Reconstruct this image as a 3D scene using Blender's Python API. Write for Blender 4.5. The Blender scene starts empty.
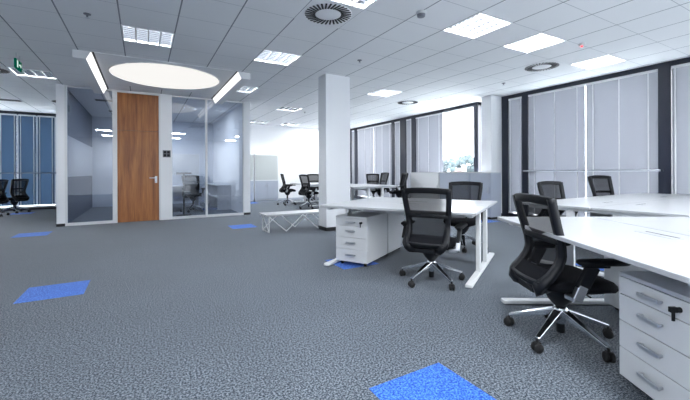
import bpy, bmesh, math, random
from mathutils import Vector, Matrix
random.seed(4)
R = math.radians
scene = bpy.context.scene
col = scene.collection

# ------------------------------------------------------------------ helpers
class MB:
    """collects geometry for ONE mesh object"""
    def __init__(s):
        s.v = []; s.f = []; s.sm = []
    def add(s, vs, fs, smooth=False):
        o = len(s.v)
        s.v += [tuple(p) for p in vs]
        for f in fs:
            s.f.append(tuple(i + o for i in f)); s.sm.append(smooth)
    def box(s, x0, x1, y0, y1, z0, z1, M=None):
        vs = [Vector((x, y, z)) for x in (x0, x1) for y in (y0, y1) for z in (z0, z1)]
        if M is not None: vs = [M @ p for p in vs]
        s.add(vs, [(0, 1, 3, 2), (4, 6, 7, 5), (0, 4, 5, 1), (2, 3, 7, 6), (0, 2, 6, 4), (1, 5, 7, 3)])
        return s
    def quad(s, a, b, c, d):
        s.add([a, b, c, d], [(0, 1, 2, 3)]); return s
    def bar(s, p, q, w, h=None, up=(0, 0, 1), w2=None, h2=None):
        """tapered rectangular bar from p to q"""
        p, q = Vector(p), Vector(q); h = h or w; w2 = w2 or w; h2 = h2 or h
        d = (q - p).normalized(); u = Vector(up)
        if abs(d.dot(u)) > .98: u = Vector((0, 1, 0))
        side = d.cross(u).normalized(); u = side.cross(d).normalized()
        vs = []
        for c, ww, hh in ((p, w, h), (q, w2, h2)):
            for a, b in ((-1, -1), (1, -1), (1, 1), (-1, 1)):
                vs.append(c + side * a * ww / 2 + u * b * hh / 2)
        s.add(vs, [(3, 2, 1, 0), (4, 5, 6, 7), (0, 1, 5, 4), (1, 2, 6, 5), (2, 3, 7, 6), (3, 0, 4, 7)])
        return s
    def tube(s, pts, r, n=10, r2=None):
        pts = [Vector(p) for p in pts]; k = len(pts); vs = []; fs = []
        for i, p in enumerate(pts):
            d = (pts[min(i + 1, k - 1)] - pts[max(i - 1, 0)]).normalized()
            u = Vector((0, 0, 1)) if abs(d.z) < .95 else Vector((0, 1, 0))
            a = d.cross(u).normalized(); b = d.cross(a).normalized()
            rr = r if r2 is None else r + (r2 - r) * i / (k - 1)
            for j in range(n):
                t = 2 * math.pi * j / n
                vs.append(p + a * math.cos(t) * rr + b * math.sin(t) * rr)
        for i in range(k - 1):
            for j in range(n):
                fs.append((i * n + j, i * n + (j + 1) % n, (i + 1) * n + (j + 1) % n, (i + 1) * n + j))
        s.add(vs, fs, True)
        s.add(vs[:n], [tuple(range(n))]); s.add(vs[-n:], [tuple(range(n - 1, -1, -1))])
        return s
    def lathe(s, prof, c=(0, 0, 0), n=24, axis='z'):
        vs = []; fs = []; c = Vector(c)
        for r, z in prof:
            for j in range(n):
                t = 2 * math.pi * j / n
                a, b = r * math.cos(t), r * math.sin(t)
                p = Vector((a, b, z)) if axis == 'z' else (Vector((z, a, b)) if axis == 'x' else Vector((a, z, b)))
                vs.append(c + p)
        for i in range(len(prof) - 1):
            for j in range(n):
                fs.append((i * n + j, i * n + (j + 1) % n, (i + 1) * n + (j + 1) % n, (i + 1) * n + j))
        s.add(vs, fs, True)
        s.add(vs[:n], [tuple(range(n - 1, -1, -1))]); s.add(vs[-n:], [tuple(range(n))])
        return s
    def pad(s, w, d, prof, c=(0, 0, 0), n=40, e=4.0, bow=None):
        """cushion: superellipse loops; prof = (inset, z)"""
        vs = []; fs = []
        for ins, z in prof:
            for j in range(n):
                t = 2 * math.pi * j / n
                ct, st = math.cos(t), math.sin(t)
                x = math.copysign(abs(ct) ** (2 / e), ct) * (w / 2 - ins)
                y = math.copysign(abs(st) ** (2 / e), st) * (d / 2 - ins)
                zz = z + (bow(x, y) if bow else 0)
                vs.append((c[0] + x, c[1] + y, c[2] + zz))
        for i in range(len(prof) - 1):
            for j in range(n):
                fs.append((i * n + j, i * n + (j + 1) % n, (i + 1) * n + (j + 1) % n, (i + 1) * n + j))
        s.add(vs, fs, True)
        s.add(vs[:n], [tuple(range(n - 1, -1, -1))], True); s.add(vs[-n:], [tuple(range(n))], True)
        return s
    def grid(s, P, smooth=True):
        n, m = len(P), len(P[0])
        vs = [p for row in P for p in row]
        s.add(vs, [(i * m + j, i * m + j + 1, (i + 1) * m + j + 1, (i + 1) * m + j) for i in range(n - 1) for j in range(m - 1)], smooth)
        return s
    def build(s, name, mat, parent=None, bevel=0, seg=2, loc=None):
        me = bpy.data.meshes.new(name)
        me.from_pydata(s.v, [], s.f)
        bm = bmesh.new(); bm.from_mesh(me)
        bmesh.ops.recalc_face_normals(bm, faces=bm.faces)
        bm.to_mesh(me); bm.free()
        me.polygons.foreach_set('use_smooth', s.sm)
        me.update()
        o = bpy.data.objects.new(name, me); col.objects.link(o)
        me.materials.append(mat)
        if parent is not None: o.parent = parent
        if loc is not None: o.location = loc
        if bevel:
            m = o.modifiers.new('b', 'BEVEL'); m.width = bevel; m.segments = seg; m.limit_method = 'ANGLE'; m.angle_limit = R(40)
        return o

def tag(o, label, cat, group=None, kind=None):
    o['label'] = label; o['category'] = cat
    if group: o['group'] = group
    if kind: o['kind'] = kind
    return o

def thing(name, label, cat, loc=(0, 0, 0), rz=0, group=None):
    o = bpy.data.objects.new(name, None); col.objects.link(o)
    o.empty_display_size = .1
    o.location = loc; o.rotation_euler = (0, 0, R(rz))
    return tag(o, label, cat, group)

def struct(o):
    o['kind'] = 'structure'; return o

def copy_tree(o, parent=None):
    c = o.copy(); col.objects.link(c)
    if parent is not None: c.parent = parent
    for ch in list(o.children): copy_tree(ch, c)
    return c

# ------------------------------------------------------------------ materials
def mat(name, rgb, rough=.5, metal=0, spec=.5, **kw):
    m = bpy.data.materials.new(name); m.use_nodes = True
    b = m.node_tree.nodes['Principled BSDF']
    b.inputs['Base Color'].default_value = (*rgb, 1); b.inputs['Roughness'].default_value = rough
    b.inputs['Metallic'].default_value = metal; b.inputs['Specular IOR Level'].default_value = spec
    for k, v in kw.items(): b.inputs[k.replace('_', ' ')].default_value = v
    return m

def nodes(m):
    return m.node_tree.nodes, m.node_tree.links

def noisy(m, amount=.06, scale=8, coord='Object'):
    """slight mottling of the base colour and roughness so that surfaces are not sterile"""
    N, L = nodes(m); b = N['Principled BSDF']
    tc = N.new('ShaderNodeTexCoord'); no = N.new('ShaderNodeTexNoise'); no.inputs['Scale'].default_value = scale
    no.inputs['Detail'].default_value = 4
    hs = N.new('ShaderNodeMixRGB'); hs.blend_type = 'MULTIPLY'; hs.inputs[0].default_value = 1
    hs.inputs[1].default_value = b.inputs['Base Color'].default_value
    mr = N.new('ShaderNodeMapRange'); mr.inputs[3].default_value = 1 - amount; mr.inputs[4].default_value = 1 + amount
    L.new(tc.outputs[coord], no.inputs['Vector']); L.new(no.outputs[0], mr.inputs[0])
    L.new(mr.outputs[0], hs.inputs[2]); L.new(hs.outputs[0], b.inputs['Base Color'])
    return m

WHITE = (.80, .81, .83)
M = {}
M['wall'] = noisy(mat('wall_paint', (.88, .89, .91), .6), .02, 3)
M['wall_grey'] = noisy(mat('grey_paint', (.46, .50, .58), .6), .04, 3)
M['wall_dark'] = noisy(mat('dark_blue_panel', (.035, .05, .09), .5), .1, 3)
M['desk'] = noisy(mat('white_laminate', (.47, .48, .50), .28), .02, 6)
M['ped'] = noisy(mat('white_melamine', (.66, .67, .69), .35), .02, 6)
M['white_metal'] = noisy(mat('white_powder_coat', (.78, .79, .80), .35), .02, 20)
M['steel'] = noisy(mat('brushed_steel', (.62, .64, .68), .32, 1), .06, 30)
M['louvre'] = mat('satin_aluminium', (.62, .64, .68), .16, 1)
M['chrome'] = mat('polished_aluminium', (.72, .74, .78), .16, 1)
M['black'] = noisy(mat('black_plastic', (.005, .006, .008), .5, 0, .25), .2, 20)
M['black_metal'] = mat('dark_window_aluminium', (.012, .016, .032), .4)
M['fabric'] = noisy(mat('black_fabric', (.006, .0065, .009), .9, 0, .15), .3, 90)
M['rubber'] = mat('black_rubber', (.006, .006, .007), .7)
M['frame_grey'] = mat('dark_grey_gloss_plastic', (.007, .008, .011), .45, 0, .25)
M['cab_grey'] = noisy(mat('grey_cabinet', (.46, .50, .58), .45), .03, 5)
M['shutter'] = noisy(mat('pale_tambour', (.55, .58, .57), .5), .03, 5)
M['trim_black'] = mat('black_skirting', (.01, .01, .013), .5)
M['panel'] = noisy(mat('ceiling_board', (.80, .81, .83), .7), .01, 3)
M['grey_plate'] = mat('grey_plate', (.18, .19, .22), .4)
M['slot_dark'] = mat('dark_slot', (.012, .013, .016), .6)
M['dif_metal'] = mat('grey_white_plate', (.60, .62, .64), .45)

def emission(name, rgb, st):
    m = bpy.data.materials.new(name); m.use_nodes = True; N, L = nodes(m)
    N.remove(N['Principled BSDF']); e = N.new('ShaderNodeEmission')
    e.inputs[0].default_value = (*rgb, 1); e.inputs[1].default_value = st
    L.new(e.outputs[0], N['Material Output'].inputs[0]); return m
LAMP = 60.0
M['lamp'] = emission('fluorescent_tubes', (.93, .97, 1), LAMP)
M['disc'] = emission('luminous_stretch_membrane', (1, .985, .96), .32)
M['cove'] = emission('led_strip', (1, .99, .97), .5)
M['led_red'] = emission('red_indicator', (1, .05, .05), 2)

# carpet: speckled blue grey loop pile
def carpet(name, c1, c2, c3):
    m = mat(name, c1, .95, 0, .15, Sheen_Weight=.12, Sheen_Roughness=.45); N, L = nodes(m); b = N['Principled BSDF']
    tc = N.new('ShaderNodeTexCoord')
    n1 = N.new('ShaderNodeTexNoise'); n1.inputs['Scale'].default_value = 90; n1.inputs['Detail'].default_value = 3; n1.inputs['Roughness'].default_value = .8
    n2 = N.new('ShaderNodeTexNoise'); n2.inputs['Scale'].default_value = 1.3; n2.inputs['Detail'].default_value = 3
    r = N.new('ShaderNodeValToRGB'); e = r.color_ramp.elements
    e[0].position = .43; e[0].color = (*c1, 1); e[1].position = .57; e[1].color = (*c3, 1)
    x = e.new(.5); x.color = (*c2, 1)
    mr = N.new('ShaderNodeMapRange'); mr.inputs[3].default_value = .88; mr.inputs[4].default_value = 1.12
    mx = N.new('ShaderNodeMixRGB'); mx.blend_type = 'MULTIPLY'; mx.inputs[0].default_value = 1
    bp = N.new('ShaderNodeBump'); bp.inputs['Strength'].default_value = .35; bp.inputs['Distance'].default_value = .004
    for n in (n1, n2): L.new(tc.outputs['Object'], n.inputs['Vector'])
    L.new(n1.outputs[0], r.inputs[0]); L.new(n2.outputs[0], mr.inputs[0])
    L.new(r.outputs[0], mx.inputs[1]); L.new(mr.outputs[0], mx.inputs[2])
    L.new(mx.outputs[0], b.inputs['Base Color']); L.new(n1.outputs[0], bp.inputs['Height']); L.new(bp.outputs[0], b.inputs['Normal'])
    return m
M['carpet'] = carpet('grey_speckled_carpet', (.016, .023, .036), (.077, .094, .118), (.225, .255, .29))
M['carpet_blue'] = carpet('blue_carpet', (.008, .055, .34), (.03, .13, .54), (.10, .27, .76))

# wood veneer
def wood(name):
    m = mat(name, (.3, .12, .04), .35); N, L = nodes(m); b = N['Principled BSDF']
    tc = N.new('ShaderNodeTexCoord'); mp = N.new('ShaderNodeMapping'); mp.inputs['Scale'].default_value = (9, 9, .55)
    n = N.new('ShaderNodeTexNoise'); n.inputs['Scale'].default_value = 1.6; n.inputs['Detail'].default_value = 6; n.inputs['Distortion'].default_value = .6
    mp2 = N.new('ShaderNodeMapping'); mp2.inputs['Scale'].default_value = (60, 60, 2)
    n2 = N.new('ShaderNodeTexNoise'); n2.inputs['Scale'].default_value = 2; n2.inputs['Detail'].default_value = 3
    mx = N.new('ShaderNodeMixRGB'); mx.inputs[0].default_value = .3
    r = N.new('ShaderNodeValToRGB'); e = r.color_ramp.elements
    e[0].position = .32; e[0].color = (.16, .048, .013, 1); e[1].position = .68; e[1].color = (.50, .20, .060, 1)
    x = e.new(.5); x.color = (.34, .122, .034, 1)
    L.new(tc.outputs['Object'], mp.inputs[0]); L.new(mp.outputs[0], n.inputs['Vector'])
    L.new(tc.outputs['Object'], mp2.inputs[0]); L.new(mp2.outputs[0], n2.inputs['Vector'])
    L.new(n.outputs[0], mx.inputs[1]); L.new(n2.outputs[0], mx.inputs[2]); L.new(mx.outputs[0], r.inputs[0])
    L.new(r.outputs[0], b.inputs['Base Color']); return m
M['wood'] = wood('walnut_veneer')

# ceiling tiles: fine joints across, stronger joints along
CZ = 3.04
GX, GY, GS = -.24, 5.32, .622
def ceiling_mat():
    m = mat('mineral_fibre_tiles', (.82, .83, .85), .8, 0, .2); N, L = nodes(m); b = N['Principled BSDF']
    tc = N.new('ShaderNodeTexCoord'); sp = N.new('ShaderNodeSeparateXYZ'); L.new(tc.outputs['Object'], sp.inputs[0])
    def mth(op, a, v):
        n = N.new('ShaderNodeMath'); n.operation = op
        if isinstance(a, (int, float)): n.inputs[0].default_value = a
        else: L.new(a, n.inputs[0])
        if v is not None:
            if isinstance(v, (int, float)): n.inputs[1].default_value = v
            else: L.new(v, n.inputs[1])
        return n.outputs[0]
    def line(c, off, w):
        t = mth('DIVIDE', mth('SUBTRACT', c, off), GS)
        fr = mth('FRACT', t, None)
        d = mth('MINIMUM', fr, mth('SUBTRACT', 1.0, fr))
        return mth('LESS_THAN', d, w / GS)
    lx = line(sp.outputs[0], GX, .008); ly = line(sp.outputs[1], GY, .004)
    m1 = N.new('ShaderNodeMixRGB'); m1.inputs[1].default_value = (.82, .83, .85, 1); m1.inputs[2].default_value = (.50, .52, .55, 1)
    m2 = N.new('ShaderNodeMixRGB'); m2.inputs[2].default_value = (.27, .29, .32, 1)
    L.new(ly, m1.inputs[0]); L.new(m1.outputs[0], m2.inputs[1]); L.new(lx, m2.inputs[0])
    L.new(m2.outputs[0], b.inputs['Base Color']); return m
M['ceiling'] = ceiling_mat()

def glass(name, tint, ior=1.5, extra=0.0):
    m = bpy.data.materials.new(name); m.use_nodes = True; N, L = nodes(m); N.remove(N['Principled BSDF'])
    t = N.new('ShaderNodeBsdfTransparent'); t.inputs[0].default_value = (*tint, 1)
    g = N.new('ShaderNodeBsdfGlossy'); g.inputs['Roughness'].default_value = .0; g.inputs[0].default_value = (1, 1, 1, 1)
    fr = N.new('ShaderNodeFresnel')          # the pane does not refract: same reflectance from both faces
    ge = N.new('ShaderNodeNewGeometry'); mr = N.new('ShaderNodeMapRange'); mr.inputs[3].default_value = ior; mr.inputs[4].default_value = 1 / ior
    L.new(ge.outputs['Backfacing'], mr.inputs[0]); L.new(mr.outputs[0], fr.inputs[0])
    ad = N.new('ShaderNodeMath'); ad.operation = 'ADD'; ad.inputs[1].default_value = extra; ad.use_clamp = True
    mx = N.new('ShaderNodeMixShader'); L.new(fr.outputs[0], ad.inputs[0]); L.new(ad.outputs[0], mx.inputs[0])
    L.new(t.outputs[0], mx.inputs[1]); L.new(g.outputs[0], mx.inputs[2])
    L.new(mx.outputs[0], N['Material Output'].inputs[0]); return m
M['glass'] = glass('partition_glass', (.84, .88, .94), 1.5, .05)
M['pane'] = glass('window_glass', (.93, .95, .97), 1.45)

def sheer(name, rgb, alpha, scale=None):
    m = bpy.data.materials.new(name); m.use_nodes = True; N, L = nodes(m)
    b = N['Principled BSDF']; b.inputs['Base Color'].default_value = (*rgb, 1); b.inputs['Roughness'].default_value = .8; b.inputs['Specular IOR Level'].default_value = .15
    t = N.new('ShaderNodeBsdfTransparent'); mx = N.new('ShaderNodeMixShader'); mx.inputs[0].default_value = alpha
    L.new(t.outputs[0], mx.inputs[1]); L.new(b.outputs[0], mx.inputs[2]); L.new(mx.outputs[0], N['Material Output'].inputs[0]); return m
M['net'] = sheer('black_net', (.005, .005, .007), .79)

def slat(name, rgb, trans, w):
    m = bpy.data.materials.new(name); m.use_nodes = True; N, L = nodes(m)
    b = N['Principled BSDF']; b.inputs['Base Color'].default_value = (*rgb, 1); b.inputs['Roughness'].default_value = .45
    t = N.new('ShaderNodeBsdfTranslucent'); t.inputs[0].default_value = (*trans, 1)
    mx = N.new('ShaderNodeMixShader'); mx.inputs[0].default_value = w
    L.new(b.outputs[0], mx.inputs[1]); L.new(t.outputs[0], mx.inputs[2]); L.new(mx.outputs[0], N['Material Output'].inputs[0]); return m
M['slat'] = slat('pale_grey_slats', (.375, .38, .41), (.42, .44, .52), .03)
M['slat_blue'] = slat('blue_slats', (.035, .065, .115), (.12, .22, .38), .06)

# ------------------------------------------------------------------ room shell
X0, X1, Y0, Y1 = -6.0, 8.12, -3.6, 14.4
PY = 9.6                       # glass partition plane
BACK = 13.9

b = MB(); b.box(X0 - .2, X1 + .4, Y0 - .2, Y1 + .4, -.12, 0)
struct(b.build('floor', M['carpet']))

# ceiling lights and diffusers on the tile grid
def cell(i, j): return (GX + GS * i, GX + GS * (i + 1), GY + GS * j, GY + GS * (j + 1))
LIGHTS = [((0, 0), 'square louvred ceiling light in front of the big round light, above the wooden door'),
          ((3, 0), 'square louvred ceiling light between the big round light and the white pillar'),
          ((3, 4), 'small square louvred ceiling light just right of the glowing right fin of the round light'),
          ((6, 7), 'square louvred ceiling light high up between the glass room and the white pillar'),
          ((-3, 5), 'square louvred ceiling light over the dark passage beside the hanging green exit sign'),
          ((3, -4), 'square louvred ceiling light cut by the top edge, touching the nearest round air diffuser'),
          ((6, -4), 'biggest whole louvred ceiling light, first in the front row of three running to the windows'),
          ((8, -4), 'middle louvred ceiling light in the front row of three running to the windows'),
          ((11, -4), 'louvred ceiling light nearest the right hand blinds, last in the front row'),
          ((8, 2), 'square louvred ceiling light just right of the top of the white pillar'),
          ((11, 2), 'square louvred ceiling light above the unblinded bright window'),
          ((6, 12), 'square louvred ceiling light close to the back wall above the tall cabinets'),
          ((8, 12), 'louvred ceiling light close to the back wall, right of the one over the cabinets')]
DIFFS = [((3, -3), 'nearest round swirl air diffuser, touching a louvred light at the top edge'),
         ((10, -3), 'round swirl air diffuser in front of the tall right hand blinds'),
         ((10, 3), 'small round swirl air diffuser right of the white pillar top'),
         ((-4, 5), 'round swirl air diffuser in the dark passage, cut by the left edge'),
         ((-3, 10), 'round swirl air diffuser above the dark blue blinds of the passage')]
holes = {c for c, _ in LIGHTS} | {c for c, _ in DIFFS}
nb = MB()
ia, ib = math.floor((X0 - GX) / GS), math.ceil((X1 - GX) / GS)
ja, jb = math.floor((Y0 - GY) / GS), math.ceil((Y1 - GY) / GS)
for i in range(ia, ib):
    for j in range(ja, jb):
        if (i, j) in holes: continue
        a0, a1, c0, c1 = cell(i, j)
        nb.quad((a0, c0, CZ), (a0, c1, CZ), (a1, c1, CZ), (a1, c0, CZ))
nb.box(X0 - .3, X1 + .5, Y0 - .3, Y1 + .5, CZ + .22, CZ + .35)
struct(nb.build('ceiling', M['ceiling']))

def make_light(label, c):
    x0, x1, y0, y1 = c; cx, cy = (x0 + x1) / 2, (y0 + y1) / 2; h = (x1 - x0) / 2
    t = thing('ceiling_light', label, 'ceiling light', (cx, cy, CZ), 0, 'square louvred ceiling lights')
    f = MB(); w = .016
    for a in ((-h, h, -h, -h + w), (-h, h, h - w, h), (-h, -h + w, -h + w, h - w), (h - w, h, -h + w, h - w)):
        f.box(*a, -.006, .105)
    f.build('housing', M['white_metal'], t)
    l = MB(); l.box(-h + w, h - w, -h + w, h - w, .095, .10); l.build('reflector', M['white_metal'], t)
    l = MB()
    for q in range(4): l.tube([(-.75 * h + 1.5 * h * q / 3, -h + w + .01, .075), (-.75 * h + 1.5 * h * q / 3, h - w - .01, .075)], .013, 10)
    l.build('tubes', M['lamp'], t)
    g = MB(); k = h - w
    for q in range(1, 4):                               # reflectors between the tubes
        x = -k + 2 * k * q / 4
        g.box(x - .010, x + .010, -k, k, .0, .055)
    g.build('divider', M['white_metal'], t)
    g = MB()
    for q in range(1, 8):                               # polished V blades across
        y = -k + 2 * k * q / 8
        vs = [(x, y + a, z) for x in (-k, k) for a, z in ((-.001, 0), (.001, 0), (.017, .052), (-.017, .052))]
        g.add(vs, [(0, 1, 2, 3), (7, 6, 5, 4), (0, 4, 5, 1), (1, 5, 6, 2), (2, 6, 7, 3), (3, 7, 4, 0)])
    g.build('louvre', M['louvre'], t)
    return t
first = None
for c, lab in LIGHTS:
    if first is None: first = make_light(lab, cell(*c)); continue
    o = copy_tree(first); x0, x1, y0, y1 = cell(*c)
    o.location = ((x0 + x1) / 2, (y0 + y1) / 2, CZ); o['label'] = lab

def make_diffuser(label, c):
    x0, x1, y0, y1 = c; h = (x1 - x0) / 2
    t = thing('air_vent', label, 'air vent', ((x0 + x1) / 2, (y0 + y1) / 2, CZ), 0, 'round swirl air diffusers')
    p = MB(); p.box(-h, h, -h, h, -.003, .012); p.build('plate', M['panel'], t)
    g = MB(); g.lathe([(.285, -.003), (.285, -.007), (.15, -.007), (.15, -.003)], n=48); g.build('ring', M['panel'], t)
    s = MB()
    for k in range(32):
        a = 2 * math.pi * k / 32
        Mx = Matrix.Rotation(a, 4, 'Z') @ Matrix.Translation((.217, 0, 0)) @ Matrix.Rotation(R(12), 4, 'Z')
        s.box(-.062, .062, -.011, .011, -.012, -.0065, Mx)
    s.build('slot', M['slot_dark'], t)
    d = MB(); d.lathe([(.0, -.012), (.14, -.012), (.15, -.009), (.15, -.006)], n=40); d.build('center_disc', M['panel'], t)
    return t
first = None
for c, lab in DIFFS:
    if first is None: first = make_diffuser(lab, cell(*c)); continue
    o = copy_tree(first); x0, x1, y0, y1 = cell(*c)
    o.location = ((x0 + x1) / 2, (y0 + y1) / 2, CZ); o['label'] = lab

# outer walls that close the room
b = MB(); b.box(X0 - .15, X1 + .15, Y0 - .15, Y0, 0, CZ); struct(b.build('wall_front', M['wall']))
b = MB(); b.box(X0 - .15, X0, Y0, Y1, 0, CZ); struct(b.build('wall_left', M['wall']))
b = MB(); b.box(2.5, X1 + .15, BACK, BACK + .15, 0, CZ); struct(b.build('wall_back', M['wall']))
b = MB(); b.box(2.36, 2.52, PY - .05, Y1, 0, CZ); struct(b.build('wall_right_of_glass_room', M['wall']))
b = MB(); b.box(-1.60, -1.46, PY - .05, PY + .22, 0.06, CZ); struct(b.build('wall_end_left', M['wall']))
b = MB(); b.box(-1.605, -1.455, PY - .055, PY + .225, 0, .06); struct(b.build('baseboard_left', M['trim_black']))
b = MB(); b.box(2.345, 2.525, PY - .06, PY + .1, 0, .06); struct(b.build('baseboard_right', M['trim_black']))
b = MB(); b.box(-1.56, -1.47, PY + .22, Y1, 0, CZ); struct(b.build('wall_left_of_glass_room', M['wall_dark']))
b = MB(); b.box(-1.47, 2.36, Y1, Y1 + .12, 0, CZ); struct(b.build('wall_back_of_glass_room', M['wall_grey']))
b = MB(); b.box(2.53, X1 - .5, BACK - .012, BACK, 0, .07); struct(b.build('baseboard_back', M['wall_grey']))

# free standing pillar
b = MB(); b.box(3.06, 3.60, 6.06, 6.40, .07, CZ); struct(b.build('wall_pillar', M['wall'], bevel=.004))
b = MB(); b.box(3.055, 3.605, 6.055, 6.405, 0, .07); struct(b.build('baseboard_pillar', M['trim_black']))
b = MB(); b.box(7.54, X1 + .05, 5.80, 6.09, .07, CZ); struct(b.build('wall_window_pillar', M['wall'], bevel=.004))
b = MB(); b.box(7.535, X1, 5.795, 6.095, 0, .07); struct(b.build('baseboard_window_pillar', M['trim_black']))

# glass partition ------------------------------------------------------------
def glass_bay(n, x0, x1):
    g = MB(); g.box(x0, x1, PY - .006, PY + .006, .06, CZ - .04)
    o = struct(g.build('window_%d' % n, M['glass']))
    f = MB()
    f.box(x0 - .0, x1 + .0, PY - .035, PY + .035, 0, .06); f.box(x0, x1, PY - .03, PY + .03, CZ - .04, CZ)
    f.build('window_frame', M['white_metal'], o)
    return o
glass_bay(1, -1.42, -.60); glass_bay(2, .62, 1.385); glass_bay(3, 1.435, 2.33)
b = MB()
for x0, x1 in ((-1.46, -1.42), (1.385, 1.435), (2.33, 2.36)): b.box(x0, x1, PY - .04, PY + .04, 0, CZ)
struct(b.build('trim_1', M['white_metal'], bevel=.003))
# wooden door with over panel
jamb = MB()
jamb.box(-.60, -.51, PY - .05, PY + .05, 0, CZ); jamb.box(.335, .37, PY - .05, PY + .05, 0, CZ); jamb.box(-.51, .335, PY - .05, PY + .05, CZ - .05, CZ)
door = struct(jamb.build('door_1', M['white_metal'], bevel=.003))
b = MB(); b.box(-.507, .332, PY - .035, PY + .02, .006, 2.122); b.build('door_leaf', M['wood'], door, bevel=.002)
b = MB(); b.box(-.507, .332, PY - .035, PY + .02, 2.127, CZ - .052); b.build('over_panel', M['wood'], door, bevel=.002)
h = MB(); h.box(.245, .295, PY - .046, PY - .035, .90, 1.06)
h.tube([(.27, PY - .046, 1.02), (.27, PY - .10, 1.02), (.255, PY - .105, 1.02), (.13, PY - .105, 1.02)], .011)
h.lathe([(.0, -.012), (.018, -.012), (.02, 0)], (.27, PY - .046, .935), 16, 'y')
h.build('door_handle', M['steel'], door)
b = MB(); b.box(.37, .62, PY - .05, PY + .05, 0, CZ); struct(b.build('wall_door_panel', M['wall'], bevel=.003))
t = thing('switch_plate', 'small square grey plate on the white panel right of the wooden door', 'switch', (.50, PY - .05, 1.60))
b = MB(); b.box(-.085, .085, -.012, 0, -.085, .085); b.build('plate', M['grey_plate'], t, bevel=.003)
b = MB()
for sx in (-1, 1):
    for sz in (-1, 1): b.box(sx * .037 - .03, sx * .037 + .03, -.017, -.012, sz * .037 - .03, sz * .037 + .03)
b.build('rocker', M['frame_grey'], t, bevel=.002)

# luminous ceiling portal in front of the glass room ---------------------------
PC = (.43, 7.80)
t = thing('round_ceiling_light', 'huge round glowing white ceiling light in a plain board panel before the wooden door', 'ceiling light', (PC[0], PC[1], CZ))
b = MB(); b.box(-1.09, 1.09, -1.07, 1.17, -.012, -.001); b.build('board', M['panel'], t)
b = MB(); b.lathe([(.99, -.012), (.99, -.02), (.965, -.02), (.965, -.012)], n=72); b.build('rim', M['white_metal'], t)
b = MB(); b.lathe([(.0, -.017), (.965, -.017), (.966, -.013)], n=72); b.build('diffuser', M['disc'], t)
for lab, s in (('long downstand fin with glowing inner face, left of the round ceiling light', -1), ('long downstand fin with glowing inner face, right of the round ceiling light', 1)):
    t = thing('ceiling_light_fin', lab, 'ceiling light', (PC[0] + s * 1.09, 8.1, CZ), 0, 'glowing fins of the round light')
    ya, yb = -1.36, PY - .04 - 8.1
    p = [(s * .045, -.001), (s * .105, -.125), (s * .27, -.125), (s * .27, -.001)]
    b = MB(); vs = [(x, y, z) for y in (ya, yb) for x, z in p]
    b.add(vs, [(0, 1, 2, 3), (7, 6, 5, 4), (0, 4, 5, 1), (1, 5, 6, 2), (2, 6, 7, 3), (3, 7, 4, 0)])
    b.build('fin_body', M['panel'], t)
    e = MB(); q = [(s * .036, -.004), (s * .096, -.122)]
    vs = [(x, y, z) for y in (ya + .02, yb - .05) for x, z in q]
    vs += [(x + s * .006, y, z) for y in (ya + .02, yb - .05) for x, z in q]
    e.add(vs, [(0, 1, 3, 2), (4, 6, 7, 5), (0, 2, 6, 4), (1, 5, 7, 3), (0, 4, 5, 1), (2, 3, 7, 6)])
    e.build('led_strip', M['cove'], t)
    g = MB(); g.box(min(0, s * .03), max(0, s * .03), ya, yb - .05, -.014, -.001); g.build('shadow_gap', M['slot_dark'], t)

# small ceiling devices ---------------------------------------------------------
def sprinkler(label, x, y):
    t = thing('ceiling_sprinkler', label, 'sprinkler', (x, y, CZ), 0, 'ceiling sprinklers')
    b = MB(); b.lathe([(.04, 0), (.038, -.008), (.012, -.01), (.011, -.035), (.0, -.036)], n=16); b.build('body', M['grey_plate'], t)
    b = MB(); b.lathe([(.0, -.05), (.026, -.05), (.026, -.047), (.0, -.046)], n=14)
    b.bar((-.01, 0, -.03), (-.01, 0, -.05), .004); b.bar((.01, 0, -.03), (.01, 0, -.05), .004); b.build('deflector', M['steel'], t)
sprinkler('dark ceiling sprinkler in front of the round light, above the dark passage edge', -.57, 5.17)
sprinkler('little ceiling sprinkler just in front of the white pillar top', 3.2, 5.06)
sprinkler('little ceiling sprinkler above the white window pillar', 6.74, 4.87)
sprinkler('little ceiling sprinkler left of the white pillar, towards the back wall', 4.44, 10.27)
t = thing('smoke_detector', 'round white smoke detector between the pillar top and the largest louvred light', 'smoke detector', (2.88, 3.18, CZ))
b = MB(); b.lathe([(.062, 0), (.062, -.02), (.052, -.028)], n=28); b.build('base', M['dif_metal'], t)
b = MB(); b.lathe([(.05, -.026), (.046, -.055), (.03, -.062), (0, -.063)], n=28); b.build('sensor_head', M['grey_plate'], t)
t = thing('smoke_detector', 'small ceiling detector with red light between the last two front louvred lights', 'smoke detector', (5.7, 2.80, CZ))
b = MB(); b.lathe([(.045, 0), (.045, -.015), (.03, -.03), (0, -.031)], n=24); b.build('base', M['dif_metal'], t)
b = MB(); b.lathe([(.016, -.03), (.014, -.042), (0, -.044)], n=14); b.build('red_indicator', M['led_red'], t)
t = thing('exit_sign', 'hanging green exit sign over the dark passage at the left', 'exit sign', (-1.72, 7.45, CZ))
for q in (-.1, .1):
    b = MB(); b.bar((0, q, 0), (0, q, -.1), .008); b.build('hanger', M['steel'], t)
g = emission('exit_green', (.0, .22, .14), .12); wm = emission('exit_white', (.8, 1, .9), .3)
b = MB(); b.box(-.015, .015, -.15, .15, -.25, -.10); b.build('sign_panel', g, t, bevel=.003)
b = MB()
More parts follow.
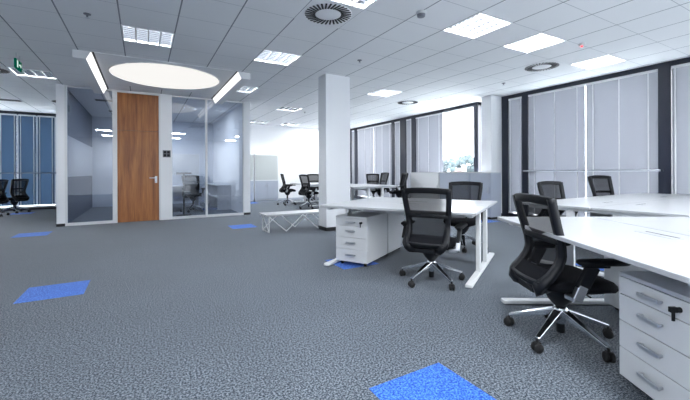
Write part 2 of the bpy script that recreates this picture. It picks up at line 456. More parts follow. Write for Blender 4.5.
for s in (-1, 1):
    x = s * .0165
    def pl(*pts): b.add([(x, p[0], p[1]) for p in pts] + [(x + s * .001, p[0], p[1]) for p in pts], [tuple(range(len(pts))), tuple(range(2 * len(pts) - 1, len(pts) - 1, -1))])
    pl((-.12, -.12), (-.06, -.12), (-.06, -.23), (-.12, -.23))
    pl((-.02, -.165), (.07, -.165), (.07, -.185), (-.02, -.185)); pl((.06, -.14), (.12, -.175), (.06, -.21))
b.build('pictogram', wm, t)
def slot_vent(label, x, y, L, rz=0):
    t = thing('slot_vent', label, 'air vent', (x, y, CZ), rz, 'dark linear ceiling vents')
    b = MB(); b.box(-L / 2, L / 2, -.11, .11, -.012, -.001); b.build('frame', M['grey_plate'], t)
    b = MB()
    for k in range(4): b.box(-L / 2 + .02, L / 2 - .02, -.085 + k * .045, -.05 + k * .045, -.016, -.011)
    b.build('slot', M['slot_dark'], t)
slot_vent('dark linear ceiling vent over the passage, in front of the dark blue blinds', -3.35, 12.2, 1.2)
slot_vent('nearer dark linear ceiling vent seen through the glass left of the door', -.72, 11.1, .7)
slot_vent('farther dark linear ceiling vent seen through the glass left of the door', -.55, 12.9, .7)

# ------------------------------------------------------------------ window wall (right)
FX = X1 - .06
def window(n, y0, y1, posts, rail=False):
    g = MB(); g.box(FX + .05, FX + .06, y0, y1, .1, CZ - .02)
    o = struct(g.build('window_%d' % n, M['pane']))
    f = MB()
    for a, c in posts: f.box(FX - .115, FX + .09, a, c, .0, CZ)
    f.box(FX - .11, FX + .08, y0, y1, CZ - .085, CZ); f.box(FX - .11, FX + .08, y0, y1, 0, .1)
    f.build('window_frame', M['black_metal'], o)
    return o
window(4, 2.30, 5.80, [(2.48, 2.655), (5.10, 5.25), (5.62, 5.80)])
window(5, 6.53, 9.90, [(6.53, 6.68), (9.09, 9.29), (9.58, 9.90)])
window(6, 9.90, BACK, [(10.25, 10.40), (12.83, 13.03), (13.28, 13.56)])
window(7, -3.6, 2.30, [(1.75, 2.05), (-.75, -.55), (-3.6, -3.4)])
b = MB(); b.box(FX - .08, FX + .2, -.6, 1.80, 0, CZ); struct(b.build('wall_daylight_block', M['wall']))  # unseen wall added to keep window daylight off the near desk
b = MB(); b.box(FX - .1, FX + .2, 13.56, BACK + .1, 0, CZ); struct(b.build('wall_right', M['wall']))
# outside sill of the glazed bay with the open blind
b = MB(); b.box(FX - .06, FX + .02, 6.68, 9.09, 1.10, 1.135); struct(b.build('trim_2', M['black_metal']))

def blind(label, a, c, plane, axis, m, z0=.13, z1=CZ - .087, group='pale blinds of the window wall', tilt=60, pitch=.04, depth=.05):
    """venetian blind: headrail, slats, ladder tapes, bottom rail; runs along y (axis 'y') or x"""
    w = c - a
    t = thing('venetian_blind', label, 'blind', (plane, (a + c) / 2, z0) if axis == 'y' else ((a + c) / 2, plane, z0), 90 if axis == 'y' else 0, group)
    H = z1 - z0
    b = MB(); b.box(-w / 2, w / 2, -.022, .022, H - .045, H); b.build('headrail', M['white_metal'], t)
    s = MB(); n = round((H - .10) / pitch); pitch = (H - .10) / n
    for k in range(n + 1):
        z = .04 + k * pitch
        Mx = Matrix.Translation((0, 0, z)) @ Matrix.Rotation(R(tilt if axis == 'y' else -tilt), 4, 'X')
        p = [Mx @ Vector((x, y, 0)) for x, y in ((-w / 2, -depth / 2), (w / 2, -depth / 2), (w / 2, depth / 2), (-w / 2, depth / 2))]
        s.quad(*p)
    s.build('slats', m, t)
    l = MB()
    q = 2 if w < .5 else 3
    for k in range(q):
        x = -w / 2 + w * (.12 + .76 * k / (q - 1))
        for y in (-.024, .024): l.box(x - .011, x + .011, y - .001, y + .001, .0, H)
    l.build('ladder_tape', M['white_metal'], t)
    r = MB(); r.box(-w / 2, w / 2, -.018, .018, 0, .02); r.build('bottom_rail', M['white_metal'], t)
    return t
BX = FX - .075
blind('pale blind at the far right edge, beyond the wide dark window post', 2.06, 2.477, BX, 'y', M['slat'])
blind('wide pale blind above the white desk, nearer of the two behind the handrail', 2.658, 3.848, BX, 'y', M['slat'])
blind('wide pale blind, farther of the two behind the handrail', 3.860, 5.097, BX, 'y', M['slat'])
blind('narrow pale blind beside the white window pillar', 5.253, 5.617, BX, 'y', M['slat'])
blind('half width pale blind next to the bright unblinded window', 7.86, 9.087, BX, 'y', M['slat'])
blind('narrow pale blind strip left of the bright window, right of the wide dark post', 9.293, 9.577, BX, 'y', M['slat'])
blind('narrow pale blind strip left of the wide dark post', 9.903, 10.247, BX, 'y', M['slat'])
blind('pale blind in the far window behind the back desks, right half', 10.403, 11.606, BX, 'y', M['slat'])
blind('pale blind in the far window behind the back desks, left half', 11.612, 12.827, BX, 'y', M['slat'])
blind('narrowest pale blind beside the white pillar, at the back corner', 13.033, 13.277, BX, 'y', M['slat'])

# handrail in front of the right hand blinds
t = thing('guard_rail', 'thin pale horizontal handrail in front of the two wide right hand blinds', 'rail', (FX - .16, 3.9, 1.145))
b = MB(); b.tube([(0, -1.29, 0), (0, 1.29, 0)], .017, 12); b.build('handrail', M['steel'], t)
for y in (-1.32, 1.27):
    b = MB(); b.bar((0, y * .99, 0), (.045, y * .99, 0), .025, .025); b.build('bracket', M['black_metal'], t)

# ------------------------------------------------------------------ passage windows (back left)
g = MB(); g.box(X0, -1.56, Y1 + .05, Y1 + .06, .1, CZ)
w8 = struct(g.build('window_8', M['pane']))
f = MB(); f.box(X0, -1.56, Y1 - .02, Y1 + .1, CZ - .13, CZ); f.box(X0, -1.56, Y1 - .02, Y1 + .1, 0, .08)
f.build('window_frame', M['black_metal'], w8)
for x in (-5.9, -4.67, -4.22, -3.77, -3.32, -2.87, -2.42, -1.97):
    f = MB(); f.box(x - .03, x + .03, Y1 - .045, Y1 + .05, .08, CZ - .1); f.build('mullion', M['white_metal'], w8)
b = MB(); b.box(X0, -1.57, Y1 - .16, Y1 - .03, .08, .13); struct(b.build('trim_3', M['white_metal']))
xs = [-4.67, -4.22, -3.77, -3.32, -2.87, -2.42, -1.97, -1.57]
names = ['beyond the left edge', 'at the left edge behind the cut off chair', 'behind the cut off office chair', 'behind the whole office chair of the passage',
         'second from the white wall end', 'next to the white wall end', 'tucked behind the white wall end']
for k in range(1, 7):
    blind('dark blue blind of the passage window, ' + names[k], xs[k] + .022, xs[k + 1] - .022, Y1 - .08, 'x', M['slat_blue'], .15, CZ - .09, 'dark blue blinds of the passage', 60)
t = thing('guard_rail', 'grey horizontal handrail in front of the dark blue passage blinds', 'rail', (-3.1, Y1 - .2, 1.15))
b = MB(); b.tube([(-1.7, 0, 0), (1.5, 0, 0)], .018, 10); b.build('handrail', M['grey_plate'], t)
for x in (-1.6, 1.45):
    b = MB(); b.bar((x, 0, 0), (x, .08, 0), .025); b.build('bracket', M['black_metal'], t)

# ------------------------------------------------------------------ furniture
def bench_desk(label, loc, rz, L=1.8, mods=1):
    """back to back desk: local x along the length, local y across (1.6 m)"""
    t = thing('bench_desk', label, 'desk', (*loc, 0), rz, 'white bench desks')
    T = L / mods
    for k in range(mods):
        xa = -L / 2 + k * T
        for s in (-1, 1):
            y0, y1 = (-.8, -.006) if s < 0 else (.006, .8)
            b = MB(); b.box(xa + .001, xa + T - .001, y0, y1, .715, .74); b.build('desktop', M['desk'], t, bevel=.003)
            c = MB(); xm = xa + T / 2; yc = s * .17
            c.box(xm - .14, xm + .14, yc - .035, yc + .035, .7398, .742); o = c.build('cable_flap', M['desk'], t)
            c = MB(); c.box(xm - .12, xm + .12, yc + .02, yc + .032, .7415, .743); c.build('cable_slot', M['slot_dark'], o)
    ends = [-L / 2 + .075] + [-L / 2 + k * T for k in range(1, mods)] + [L / 2 - .075]
    for x in ends:
        f = MB(); f.box(x - .035, x + .035, -.79, .79, .008, .04); f.build('foot', M['white_metal'], t, bevel=.008, seg=3)
        for y in (-.235, .235):
            c = MB(); c.box(x - .022, x + .022, y - .04, y + .04, .04, .68); c.build('leg', M['white_metal'], t, bevel=.006, seg=2)
        c = MB(); c.box(x - .025, x + .025, -.72, .72, .68, .715); c.build('crossbar', M['white_metal'], t, bevel=.004)
        for y in (-.6, -.15, .15, .6):
            pass
    for y in (-.5, .5):
        c = MB(); c.box(ends[0] + .025, ends[-1] - .025, y - .02, y + .02, .675, .713); c.build('rail', M['white_metal'], t, bevel=.003)
    c = MB(); c.box(-L / 2 + .25, L / 2 - .25, -.11, .11, .60, .604); c.box(-L / 2 + .25, L / 2 - .25, -.112, -.108, .604, .66); c.box(-L / 2 + .25, L / 2 - .25, .108, .112, .604, .66)
    for x in (-L / 2 + .3, L / 2 - .3): c.box(x - .01, x + .01, -.11, .11, .66, .713); c.box(x - .01, x + .01, -.112, -.104, .6, .713); c.box(x - .01, x + .01, .104, .112, .6, .713)
    c.build('cable_tray', M['white_metal'], t)
    return t

def island(origin, ang, along, across):
    a = R(ang); d = Vector((math.cos(a), math.sin(a))); p = Vector((-math.sin(a), math.cos(a)))
    q = Vector(origin) + d * along + p * across
    return (q.x, q.y)
C_O, C_A = (1.864, 3.856), -60       # front left corner and long direction of the middle desk
N_O, N_A = (2.713, 2.029), 238.2     # near desk
F_O, F_A = (4.235, 1.20), 1
bench_desk('white double desk in the middle of the room, beside the pillar with two black chairs', island(C_O, C_A, .9, .8), C_A)
bench_desk('large white double desk in the right foreground, cut by the right edge', island(N_O, N_A, .9, .8), N_A)
bench_desk('long white double desk standing in front of the right hand blinds', island(F_O, F_A, 1.8, .8), F_A, 3.6, 2)
bench_desk('far white desk right of the pillar, with two chairs along its window side', (5.68, 9.0), 90)
bench_desk('far white desk left of the pillar, near the tall cabinets', (5.55, 11.5), 90)

def pedestal(label, loc, rz):
    t = thing('drawer_pedestal', label, 'drawer unit', (*loc, 0), rz, 'white drawer pedestals')
    w, d = .215, .30
    b = MB(); b.box(-w, w, -d + .02, d, .05, .58); b.build('carcass', M['ped'], t, bevel=.002)
    b = MB(); b.box(-w - .002, w + .002, -d, d, .58, .60); b.build('top_panel', M['ped'], t, bevel=.002)
    zs = [(.487, .576), (.346, .483), (.204, .342), (.05, .200)]
    for k, (a, c) in enumerate(zs):
        dr = MB(); dr.box(-w + .001, w - .001, -d, -d + .018, a, c); o = dr.build('drawer', M['ped'], t, bevel=.002)
        h = MB(); zc = (a + c) / 2 + (.01 if k else .0)
        h.box(-.065, .065, -d - .028, -d - .016, zc - .007, zc + .009); h.box(-.06, -.05, -d - .02, -d, zc - .005, zc + .007); h.box(.05, .06, -d - .02, -d, zc - .005, zc + .007)
        h.build('handle', M['steel'], o, bevel=.003)
        if k == 0:
            l = MB(); l.lathe([(.0, -.016), (.011, -.016), (.012, 0)], (.145, -d, a + .045), 14, 'y')
            l.box(.137, .153, -d - .045, -d - .016, a + .035, a + .057); l.box(.138, .146, -d - .032, -d - .022, a - .005, a + .04)
            l.build('lock_and_key', M['black'], o)
    for sx in (-1, 1):
        for sy in (-1, 1):
            c = MB(); c.lathe([(.0, -.012), (.022, -.012), (.024, 0), (.022, .012), (0, .012)], (sx * .16, sy * .23, .025), 14, 'x')
            c.box(sx * .16 - .016, sx * .16 + .016, sy * .23 - .016, sy * .23 + .016, .03, .052)
            c.build('caster', M['rubber'], t)
    return t
pedestal('white four drawer unit under the middle desk, handles facing us', island(C_O, C_A, .325, .48), C_A)
pedestal('white drawer unit under the middle desk, behind the one whose handles show', island(C_O, C_A, .325, 1.12), C_A + 180)
pedestal('big white drawer unit with a black key at the right edge of the foreground', island(N_O, N_A, 1.425, .47), N_A)
pedestal('white drawer unit under the far side of the foreground desk', island(N_O, N_A, .36, 1.12), N_A + 180)

# office chairs -------------------------------------------------------------------
PROF = [(-.19, 1.0), (-.175, .93), (-.155, .85), (-.132, .77), (-.115, .70), (-.108, .63), (-.13, .57), (-.175, .51), (-.225, .465), (-.245, .43)]
HW = [.228, .226, .220, .212, .205, .198, .196, .198, .196, .170]
def back_pt(t, s):
    """t in 0..1 from top to bottom, s in -1..1 across"""
    k = t * (len(PROF) - 1); i = min(int(k), len(PROF) - 2); f = k - i
    y = PROF[i][0] * (1 - f) + PROF[i + 1][0] * f; z = PROF[i][1] * (1 - f) + PROF[i + 1][1] * f
    w = HW[i] * (1 - f) + HW[i + 1] * f
    return Vector((s * w, y - .035 * (1 - s * s) * (1 - .3 * t), z + .012 * (1 - s * s) * (1 - t)))
def sweep(mb, pts, w, h, nrm):
    """rectangular strip along pts; w across, h along the given normal"""
    vs = []; k = len(pts)
    for i, p in enumerate(pts):
        d = (pts[min(i + 1, k - 1)] - pts[max(i - 1, 0)]).normalized()
        n = Vector(nrm); n = (n - d * n.dot(d)).normalized(); sd = d.cross(n)
        ww = w[i] if isinstance(w, list) else w
        for a, c in ((-1, -1), (1, -1), (1, 1), (-1, 1)): vs.append(p + sd * a * ww / 2 + n * c * h / 2)
    fs = [(3, 2, 1, 0), tuple(4 * (k - 1) + q for q in range(4))]
    for i in range(k - 1):
        for q in range(4): fs.append((4 * i + q, 4 * i + (q + 1) % 4, 4 * i + 4 + (q + 1) % 4, 4 * i + 4 + q))
    mb.add(vs, fs, True)

def make_chair():
    t = thing('office_chair', 'x', 'office chair', (0, 0, 0), 0, 'black mesh office chairs')
    # star base
    st = MB(); ph0 = 0
    for k in range(5):
        a = 2 * math.pi * k / 5; d = Vector((math.cos(a), math.sin(a), 0))
        st.bar(d * .02 + Vector((0, 0, .185)), d * .325 + Vector((0, 0, .082)), .056, .045, w2=.030, h2=.022)
    st.lathe([(.0, .10), (.03, .10), (.045, .16), (.048, .20), (.036, .22), (0, .22)], n=20)
    base = st.build('star_base', M['chrome'], t, bevel=.006)
    for k in range(5):
        a = 2 * math.pi * k / 5
        c = MB(); cx, cy = .325 * math.cos(a), .325 * math.sin(a)
        Mz = Matrix.Translation((cx, cy, 0)) @ Matrix.Rotation(a + R(60), 4, 'Z')
        for s in (-1, 1):
            m2 = MB(); m2.lathe([(.012, .006), (.026, .006), (.030, .012), (.030, .022), (.024, .027), (.0, .028)] if s > 0 else [(.0, -.028), (.024, -.027), (.030, -.022), (.030, -.012), (.026, -.006), (.012, -.006)], (0, 0, .030), 18, 'x')
            c.add([Mz @ Vector(v) for v in m2.v], m2.f, True)
        c.box(-.012, .012, -.02, .02, .03, .062, Mz); c.lathe([(.008, .05), (.008, .08)], (cx, cy, 0), 8)
        c.build('caster', M['rubber'], base)
    cl = MB(); cl.lathe([(.024, .045), (.027, .05), (.027, .27), (.018, .275), (.018, .40)], n=16); cl.build('gas_column', M['black'], t)
    mc = MB(); mc.box(-.09, .09, -.15, .14, .375, .425); mc.bar((.09, .06, .40), (.22, .06, .385), .012); mc.bar((-.09, -.02, .40), (-.2, -.02, .385), .012)
    mc.lathe([(.04, .26), (.075, .30), (.11, .37), (.11, .40)], n=20); mc.box(-.10, .10, -.24, -.13, .375, .415); mc.build('mechanism', M['frame_grey'], t, bevel=.01)
    se = MB()
    bow = lambda x, y: -.012 * (1 - (x / .25) ** 2) - max(0, (y - .10)) ** 2 * 1.2
    se.pad(.49, .48, [(.05, .405), (.012, .418), (.0, .44), (.004, .465), (.022, .482), (.06, .490), (.15, .492)], (0, .045, 0), bow=bow, e=3.6)
    se.build('seat', M['fabric'], t)
    sp = MB(); sp.pad(.42, .40, [(.05, .392), (.0, .402), (.0, .412)], (0, .03, 0), e=3.5); sp.build('seat_shell', M['black'], t)
    # backrest frame
    fr = MB(); n = 28
    for s in (-1, 1):
        pts = [back_pt(i / n, s) for i in range(n + 1)]
        pts += [Vector((s * .15, -.235, .405)), Vector((s * .10, -.19, .395)), Vector((s * .085, -.13, .395))]
        ws = [.046 + .024 * max(0, (i / n - .55)) / .45 for i in range(n + 1)] + [.06, .05, .045]
        sweep(fr, pts, ws, .040, (0, 1, .15))
    fr_o = fr.build('back_frame', M['frame_grey'], t)
    tb = MB(); sweep(tb, [back_pt(.028, -1 + 2 * i / 16) for i in range(17)], .055, .030, (0, 1, .15)); tb.build('top_bar', M['black'], t, bevel=.006)
    cb = MB(); sweep(cb, [back_pt(.40, -1 + 2 * i / 16) + Vector((0, -.012, 0)) for i in range(17)], .038, .02, (0, 1, 0)); cb.build('cross_bar', M['black'], t, bevel=.005)
    lb = MB(); sweep(lb, [back_pt(.93, -1 + 2 * i / 16) for i in range(17)], .05, .022, (0, 1, .6)); lb.build('lower_bar', M['frame_grey'], t, bevel=.005)
    lu = MB(); lu.grid([[back_pt(.72 + .24 * j / 6, s) + Vector((0, -.006, 0)) for s in [-.96 + 1.92 * i / 12 for i in range(13)]] for j in range(7)])
    o = lu.build('lumbar_pad', M['fabric'], t); md = o.modifiers.new('s', 'SOLIDIFY'); md.thickness = .012
    nt = MB(); nt.grid([[back_pt(.03 + .93 * j / 26, -.97 + 1.94 * i / 14) + Vector((0, .004, 0)) for i in range(15)] for j in range(27)])
    nt.build('back_mesh', M['net'], t)
    # armrests
    for s in (-1, 1):
        ar = MB(); x = s * .285
        ar.bar((x, -.045, .46), (x, .03, .60), .034, .075, up=(0, 1, 0)); ar.box(x - .022, x + .022, -.03, .12, .59, .612)
        a = ar.build('armrest', M['black'], t, bevel=.006)
        sl = MB(); sl.bar((s * .2, -.075, .392), (x, -.07, .398), .045, .03); sl.bar((x, -.075, .392), (x, -.035, .482), .036, .06, up=(0, 1, 0)); sl.build('arm_bracket', M['steel'], a, bevel=.006)
        pd = MB(); pd.pad(.095, .31, [(.01, .608), (.0, .616), (.0, .628), (.012, .638), (.03, .640)], (x, .09, 0), n=28, e=3.2); pd.build('arm_pad', M['black'], a)
    return t
chair0 = make_chair()
UPPER = ('mechanism', 'seat', 'seat_shell', 'back_frame', 'top_bar', 'cross_bar', 'lower_bar', 'lumbar_pad', 'back_mesh', 'armrest')
used = [False]
def chair(label, x, y, facing, base=0, lift=0):
    """facing: world direction angle the sitter looks; base: world angle of one star arm"""
    if not used[0]: o = chair0; used[0] = True
    else: o = copy_tree(chair0)
    o.location = (x, y, 0); o.rotation_euler = (0, 0, R(facing - 90)); o['label'] = label
    for ch in o.children:
        k = ch.name.split('.')[0]
        if k == 'star_base': ch.rotation_euler = (0, 0, R(base - (facing - 90)))
        if lift and k in UPPER: ch.location.z = lift
        if lift and k == 'gas_column': ch.scale.z = (.40 + lift) / .40
    return o
def cam(X, Z):
    th = R(29.85); return (math.cos(th) * X + math.sin(th) * Z, -math.sin(th) * X + math.cos(th) * Z)
chair('big black mesh chair in the right foreground, pushed under the foreground desk', 2.474, 1.358, -30.5, -30, -.035)
chair('black mesh chair seen from behind at the near side of the middle desk', 2.612, 2.744, 30, -26, -.04)
chair('black mesh chair at the back of the middle desk, facing us before the grey cabinets', 4.14, 3.69, 208, 10)
chair('black chair behind the long right desk, nearer the white window pillar', 5.46, 2.98, -100, 12)
chair('black chair behind the long right desk, nearer the right edge of the picture', 6.98, 2.99, -104, 40, .04)
chair('black office chair standing whole in the dark passage before the blue blinds', -3.24, 13.62, 148, 5)
chair('black office chair cut by the left edge in the dark passage', -3.47, 12.72, 150, 30)
chair('black office chair near the tall cabinets, leftmost of those around the far desks', 4.40, 11.74, -12, 20, .07)
chair('black office chair partly hidden by the left side of the white pillar', 4.52, 10.17, 10, 50, .05)
chair('black chair peeking out behind the far desk, touching the left side of the white pillar', 5.86, 12.62, -100, 15, .05)
chair('black chair right of the pillar seen side on, left of two at the far desk', 6.72, 9.42, 172, 10, .10)
chair('black chair right of the pillar, between a side view chair and the white low cabinet', 6.74, 8.45, 160, 42, .09)
chair('black chair facing us behind the far desk, in front of the far pale blinds', 7.55, 11.0, -115, 0, .05)
chair('black office chair inside the glass room, seen through the pane right of the door', 1.28, 11.2, 60, 25, .05)

# low lattice bench beside the pillar
t = thing('coffee_table', 'low white table on a crossed wire lattice frame, left of the pillar', 'table', (2.72, 6.62, 0))
L2, D2, Hh = .74, .235, .345
b = MB(); b.box(-L2, L2, -D2, D2, Hh - .03, Hh); b.build('table_top', M['desk'], t, bevel=.006)
n = 0
for y in (-D2 + .03, D2 - .03):
    f = MB(); r = .0075
    xs_ = [-L2 + .06 + k * (2 * L2 - .12) / 4 for k in range(5)]
    for k in (0, 4): f.tube([(xs_[k], y, 0.008), (xs_[k], y, Hh - .03)], r)
    for ph in ((0,) if y < 0 else (1,)):
        for k in range(4):
            za, zb = (.012, Hh - .035) if (k + ph) % 2 else (Hh - .035, .012)
            f.tube([(xs_[k], y + ph * .014, za), (xs_[k + 1], y + ph * .014, zb)], r)
    f.build('lattice_frame', M['white_metal'], t)
for x in (-L2 + .06, L2 - .06):
    f = MB(); f.tube([(x, -D2 + .03, .012), (x, D2 - .03, .012)], .0075); f.tube([(x, -D2 + .03, .012), (x, D2 - .03, Hh - .035)], .0075); f.build('end_brace', M['white_metal'], t)

# tall storage cabinets against the back wall
for k, (x0, x1, lab) in enumerate(((2.56, 3.70, 'tall cabinet against the back wall, half hidden by the glass room corner'), (3.73, 4.68, 'wholly visible tall cabinet against the back wall, behind the leftmost far chair'))):
    w = (x1 - x0) / 2
    t = thing('storage_cabinet', lab, 'cabinet', ((x0 + x1) / 2, 13.68, 0), 0, 'tall back wall cabinets')
    b = MB(); b.box(-w, w, -.19, .21, .06, 1.84); b.build('carcass', M['white_metal'], t, bevel=.003)
    b = MB(); b.box(-w + .02, w - .02, -.17, .19, 0, .06); b.build('plinth', M['cab_grey'], t)
    b = MB()
    for q in range(26): b.box(-w + .03, w - .03, -.198, -.19, .85 + q * .037, .85 + q * .037 + .032)
    b.build('tambour_shutter', M['shutter'], t)
    for s in (-1, 1):
        d = MB(); d.box(min(s * .004, s * (w - .02)), max(s * .004, s * (w - .02)), -.206, -.19, .08, .81); o = d.build('door', M['cab_grey'], t, bevel=.002)
        h = MB(); h.box(s * .04 - .006, s * .04 + .006, -.225, -.206, .55, .67); h.build('handle', M['steel'], o)

# low cabinets in front of the windows
for (y0, y1, lab, m) in ((5.50, 6.10, 'grey fronted low cabinet nearest the dark window post, right end of the row', 'cab_grey'), (6.12, 7.15, 'grey fronted low cabinet in the middle of the row under the bright window', 'cab_grey'), (7.17, 8.36, 'white fronted low cabinet at the left end of the row under the bright window', 'white_metal')):
    w = (y1 - y0) / 2
    t = thing('low_cabinet', lab, 'cabinet', (7.31, (y0 + y1) / 2, 0), -90, 'low window cabinets')
    b = MB(); b.box(-w, w, -.18, .19, .05, 1.10); b.build('carcass', M[m], t, bevel=.002)
    b = MB(); b.box(-w - .004, w + .004, -.205, .2, 1.10, 1.122); b.build('top_panel', M['ped'], t, bevel=.002)
    b = MB(); b.box(-w + .02, w - .02, -.15, .18, 0, .05); b.build('plinth', M['trim_black'], t)
    d = MB(); d.box(-w + .015, w - .015, -.198, -.18, .07, 1.09); o = d.build('door', M[m], t, bevel=.002)
    h = MB(); h.box(w - .07, w - .05, -.215, -.198, .62, .76); h.build('handle', M['steel'], o)

# glass room contents ------------------------------------------------------------
t = thing('meeting_desk', 'white desk with grey end panels inside the glass room, right of the door', 'desk', (.98, 12.05, 0))
b = MB(); b.box(-.55, .55, -.65, .65, .715, .742); b.build('desktop', M['desk'], t, bevel=.003)
for x in (-.50, .50):
    b = MB(); b.box(x - .02, x + .02, -.55, .55, 0, .715); b.build('end_panel', M['cab_grey'], t)
b = MB(); b.box(-.48, .48, .2, .22, .25, .70); b.build('modesty_panel', M['cab_grey'], t)
t = thing('display_stand', 'thin black T shaped stand on a flat foot behind the right glass panes', 'stand', (.95, 10.35, 0))
b = MB(); b.lathe([(.0, .0), (.20, .0), (.20, .012), (.03, .025), (0, .025)], n=28); b.build('base', M['black'], t)
b = MB(); b.tube([(0, 0, .02), (0, 0, 1.10)], .022, 12); b.build('pole', M['black'], t)
b = MB(); b.box(-.19, .19, -.05, .05, 1.10, 1.15); b.build('top_bar', M['black'], t, bevel=.01)
t = thing('whiteboard', 'blank bright white board on the back wall inside the glass room, beside the door panel', 'whiteboard', (1.25, Y1 - .02, 1.45))
b = MB(); b.box(-.6, .6, -.015, .02, -.38, .38); b.build('board', M['desk'], t)
b = MB(); b.box(-.62, .62, -.02, .02, .38, .40); b.box(-.62, .62, -.02, .02, -.40, -.38); b.box(-.62, -.6, -.02, .02, -.38, .38); b.box(.6, .62, -.02, .02, -.38, .38); b.build('frame', M['steel'], t)
t = thing('whiteboard', 'long pale board on the dark side wall inside the glass room, left of the door', 'whiteboard', (-1.47, 12.0, 1.52))
b = MB(); b.box(.0, .02, -2.1, 2.3, -.44, .44); b.build('board', M['desk'], t)
b = MB(); b.box(0, .026, -2.12, 2.32, .44, .46); b.box(0, .026, -2.12, 2.32, -.46, -.44); b.build('frame', M['steel'], t)
t = thing('side_shelf', 'low white shelf along the right wall inside the glass room', 'shelf', (2.16, 12.6, 0))
b = MB(); b.box(-.2, .19, -1.4, 1.4, .72, .75); b.build('top_panel', M['ped'], t)
b = MB(); b.box(-.2, .19, -1.4, 1.4, .36, .38); b.build('shelf', M['ped'], t)
for y in (-1.38, 0, 1.38):
    b = MB(); b.box(-.2, .19, y - .012, y + .012, 0, .72); b.build('upright', M['ped'], t)

# blue carpet tiles ---------------------------------------------------------------
for x, y, lab in ((-.74, 4.36, 'blue carpet tile lying alone in the open floor at the left'), (1.275, 1.295, 'largest blue carpet tile, cut by the bottom edge'),
                  (-1.79, 8.6, 'blue carpet tile in front of the white wall end left of the glass room'), (1.82, 7.54, 'blue carpet tile in front of the right corner of the glass room'),
                  (2.285, 3.83, 'blue carpet tile under the drawer unit of the middle desk'), (4.80, 2.10, 'blue carpet tile under the long right desk'),
                  (6.80, 5.45, 'blue carpet tile before the low grey cabinets, seen between desk legs'), (-3.0, 13.3, 'blue carpet tile in the dark passage under the office chair'),
                  (3.46, 13.12, 'blue carpet tile in front of the tall back wall cabinets')):
    b = MB(); b.box(-.25, .25, -.25, .25, 0, .0015)
    tag(b.build('carpet_tile', M['carpet_blue'], None, loc=(x, y, 0)), lab, 'carpet tile', 'blue carpet tiles')

# ------------------------------------------------------------------ outside
M['ground'] = noisy(mat('pale_ground', (.50, .52, .51), .9), .15, .2)
M['leaf'] = noisy(mat('grey_green_leaves', (.05, .07, .075), .9), .4, 1.5)
M['trunk'] = mat('bark', (.16, .13, .11), .9)
M['roof'] = noisy(mat('red_roof', (.062, .040, .040), .8), .2, 1.5)
M['house'] = noisy(mat('house_render', (.35, .34, .33), .8), .05, 1)
b = MB(); b.box(-150, 260, -150, 260, -7.2, -7.0); struct(b.build('outside_ground', M['ground']))
def tree(label, x, y, h, w):
    t = thing('tree', label, 'tree', (x, y, -7), 0, 'trees beyond the bright window')
    b = MB(); b.tube([(0, 0, 0), (0, 0, h * .5)], .25, 8, .15); b.build('trunk', M['trunk'], t)
    c = MB(); rnd = random.Random(int(x * 10))
    for k in range(34):
        a = rnd.uniform(0, 6.28); q = rnd.uniform(0, 1) ** .5 * w; zz = h * (.35 + .62 * rnd.random()); q *= 1.15 - abs(zz / h - .55)
        r = rnd.uniform(.5, 1.1) * w * .36
        m2 = MB(); m2.lathe([(r * math.sin(s * math.pi / 7), -r * math.cos(s * math.pi / 7)) for s in range(8)], (q * math.cos(a), q * math.sin(a), zz), 10)
        c.add([tuple(Vector(v) + Vector((rnd.uniform(-1, 1), rnd.uniform(-1, 1), rnd.uniform(-1, 1))) * r * .22) for v in m2.v], m2.f, True)
    c.build('crown', M['leaf'], t)
tree('round leafy tree outside the bright window, left of the middle', 51, 48.6, 10.4, 2.2)
tree('spreading tree outside the bright window, behind the reddish roof', 74, 65, 12, 3.2)
tree('tall tree outside the bright window, beside the dark window frame', 56, 48.0, 11.2, 1.9)
tree('small tree outside the bright window, next to the half width blind', 47, 45.5, 10.6, 1.5)
t = thing('house', 'pale house with a reddish roof outside the bright window', 'house', (40, 36.2, -7), 40)
b = MB(); b.box(-5, 5, -3, 3, 0, 6.3); b.build('wall', M['house'], t)
b = MB(); vs = [(-5.4, -3.5, 6.2), (5.4, -3.5, 6.2), (5.4, 3.5, 6.2), (-5.4, 3.5, 6.2), (-3, 0, 8.6), (3, 0, 8.6)]
b.add(vs, [(0, 1, 5, 4), (1, 2, 5), (2, 3, 4, 5), (3, 0, 4), (3, 2, 1, 0)]); b.build('roof', M['roof'], t)
b = MB(); b.box(.5, 1.2, -.9, -.3, 7.4, 9.1); b.build('chimney', M['house'], t)
for x in (-3, 0, 3):
    b = MB(); b.box(x - .5, x + .5, -3.03, -2.98, 3.2, 4.8); b.build('window', M['black_metal'], t)

# ------------------------------------------------------------------ light
w = bpy.data.worlds.new('world'); scene.world = w; w.use_nodes = True
bg = w.node_tree.nodes['Background']; bg.inputs[0].default_value = (.94, .97, 1, 1); bg.inputs[1].default_value = 6
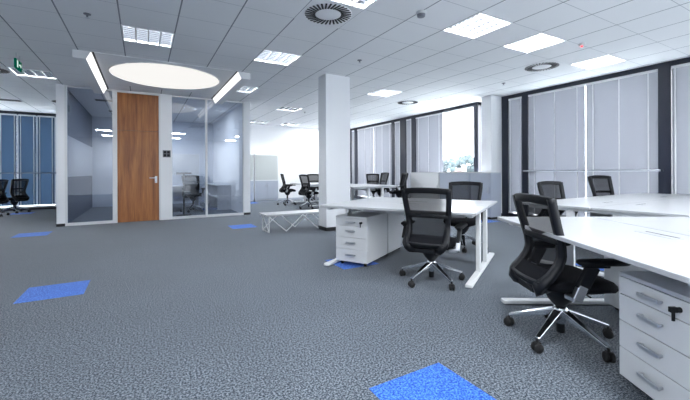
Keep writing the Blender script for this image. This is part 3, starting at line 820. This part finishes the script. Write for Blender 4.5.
# unseen area lights added around the camera to light the near office
for x in (-1.5, 1.5, 4.5):
    for y in (-2.2, .4):
        if x > 4 and y > 0: pass
        ld = bpy.data.lights.new('office_fill', 'AREA'); ld.shape = 'SQUARE'; ld.size = .56; ld.energy = 30; ld.color = (.93, .97, 1)
        lo = bpy.data.objects.new('office_fill', ld); col.objects.link(lo); lo.location = (x, y, CZ - .01)

for x, y in ((5.05, 9.98), (6.30, 13.0)):            # added area lights hidden by the pillar, to brighten the back wall
    ld = bpy.data.lights.new('office_fill', 'AREA'); ld.shape = 'SQUARE'; ld.size = .56; ld.energy = 26; ld.color = (.95, .98, 1)
    lo = bpy.data.objects.new('office_fill', ld); col.objects.link(lo); lo.location = (x, y, CZ - .01)
for x, y in ((-.3, 11.2), (1.3, 11.2), (.5, 13.2)):  # unseen area lights added to brighten the glass room interior
    ld = bpy.data.lights.new('room_fill', 'AREA'); ld.shape = 'SQUARE'; ld.size = .5; ld.energy = 10; ld.color = (.86, .93, 1)
    lo = bpy.data.objects.new('room_fill', ld); col.objects.link(lo); lo.location = (x, y, CZ - .01)

# ------------------------------------------------------------------ camera
cd = bpy.data.cameras.new('camera'); cd.sensor_width = 36; cd.sensor_fit = 'HORIZONTAL'; cd.lens = 352 / 690 * 36
cd.shift_y = -28 / 690; cd.clip_start = .05; cd.clip_end = 600
co = bpy.data.objects.new('camera', cd); col.objects.link(co)
co.matrix_world = Matrix.Translation((0, 0, 1.14)) @ Matrix.Rotation(R(-29.85), 4, 'Z') @ Matrix.Rotation(R(90), 4, 'X') @ Matrix.Rotation(R(-.25), 4, 'Z')
scene.camera = co
scene.view_settings.view_transform = 'Standard'; scene.view_settings.look = 'None'
scene.view_settings.gamma = 1; scene.view_settings.use_curve_mapping = False
scene.view_settings.exposure = 1.58
scene.render.film_transparent = False
cy = scene.cycles
cy.max_bounces = 14; cy.diffuse_bounces = 8; cy.glossy_bounces = 5; cy.transparent_max_bounces = 24; cy.transmission_bounces = 6
cy.use_denoising = True; cy.sample_clamp_indirect = 8; cy.caustics_reflective = False; cy.caustics_refractive = False
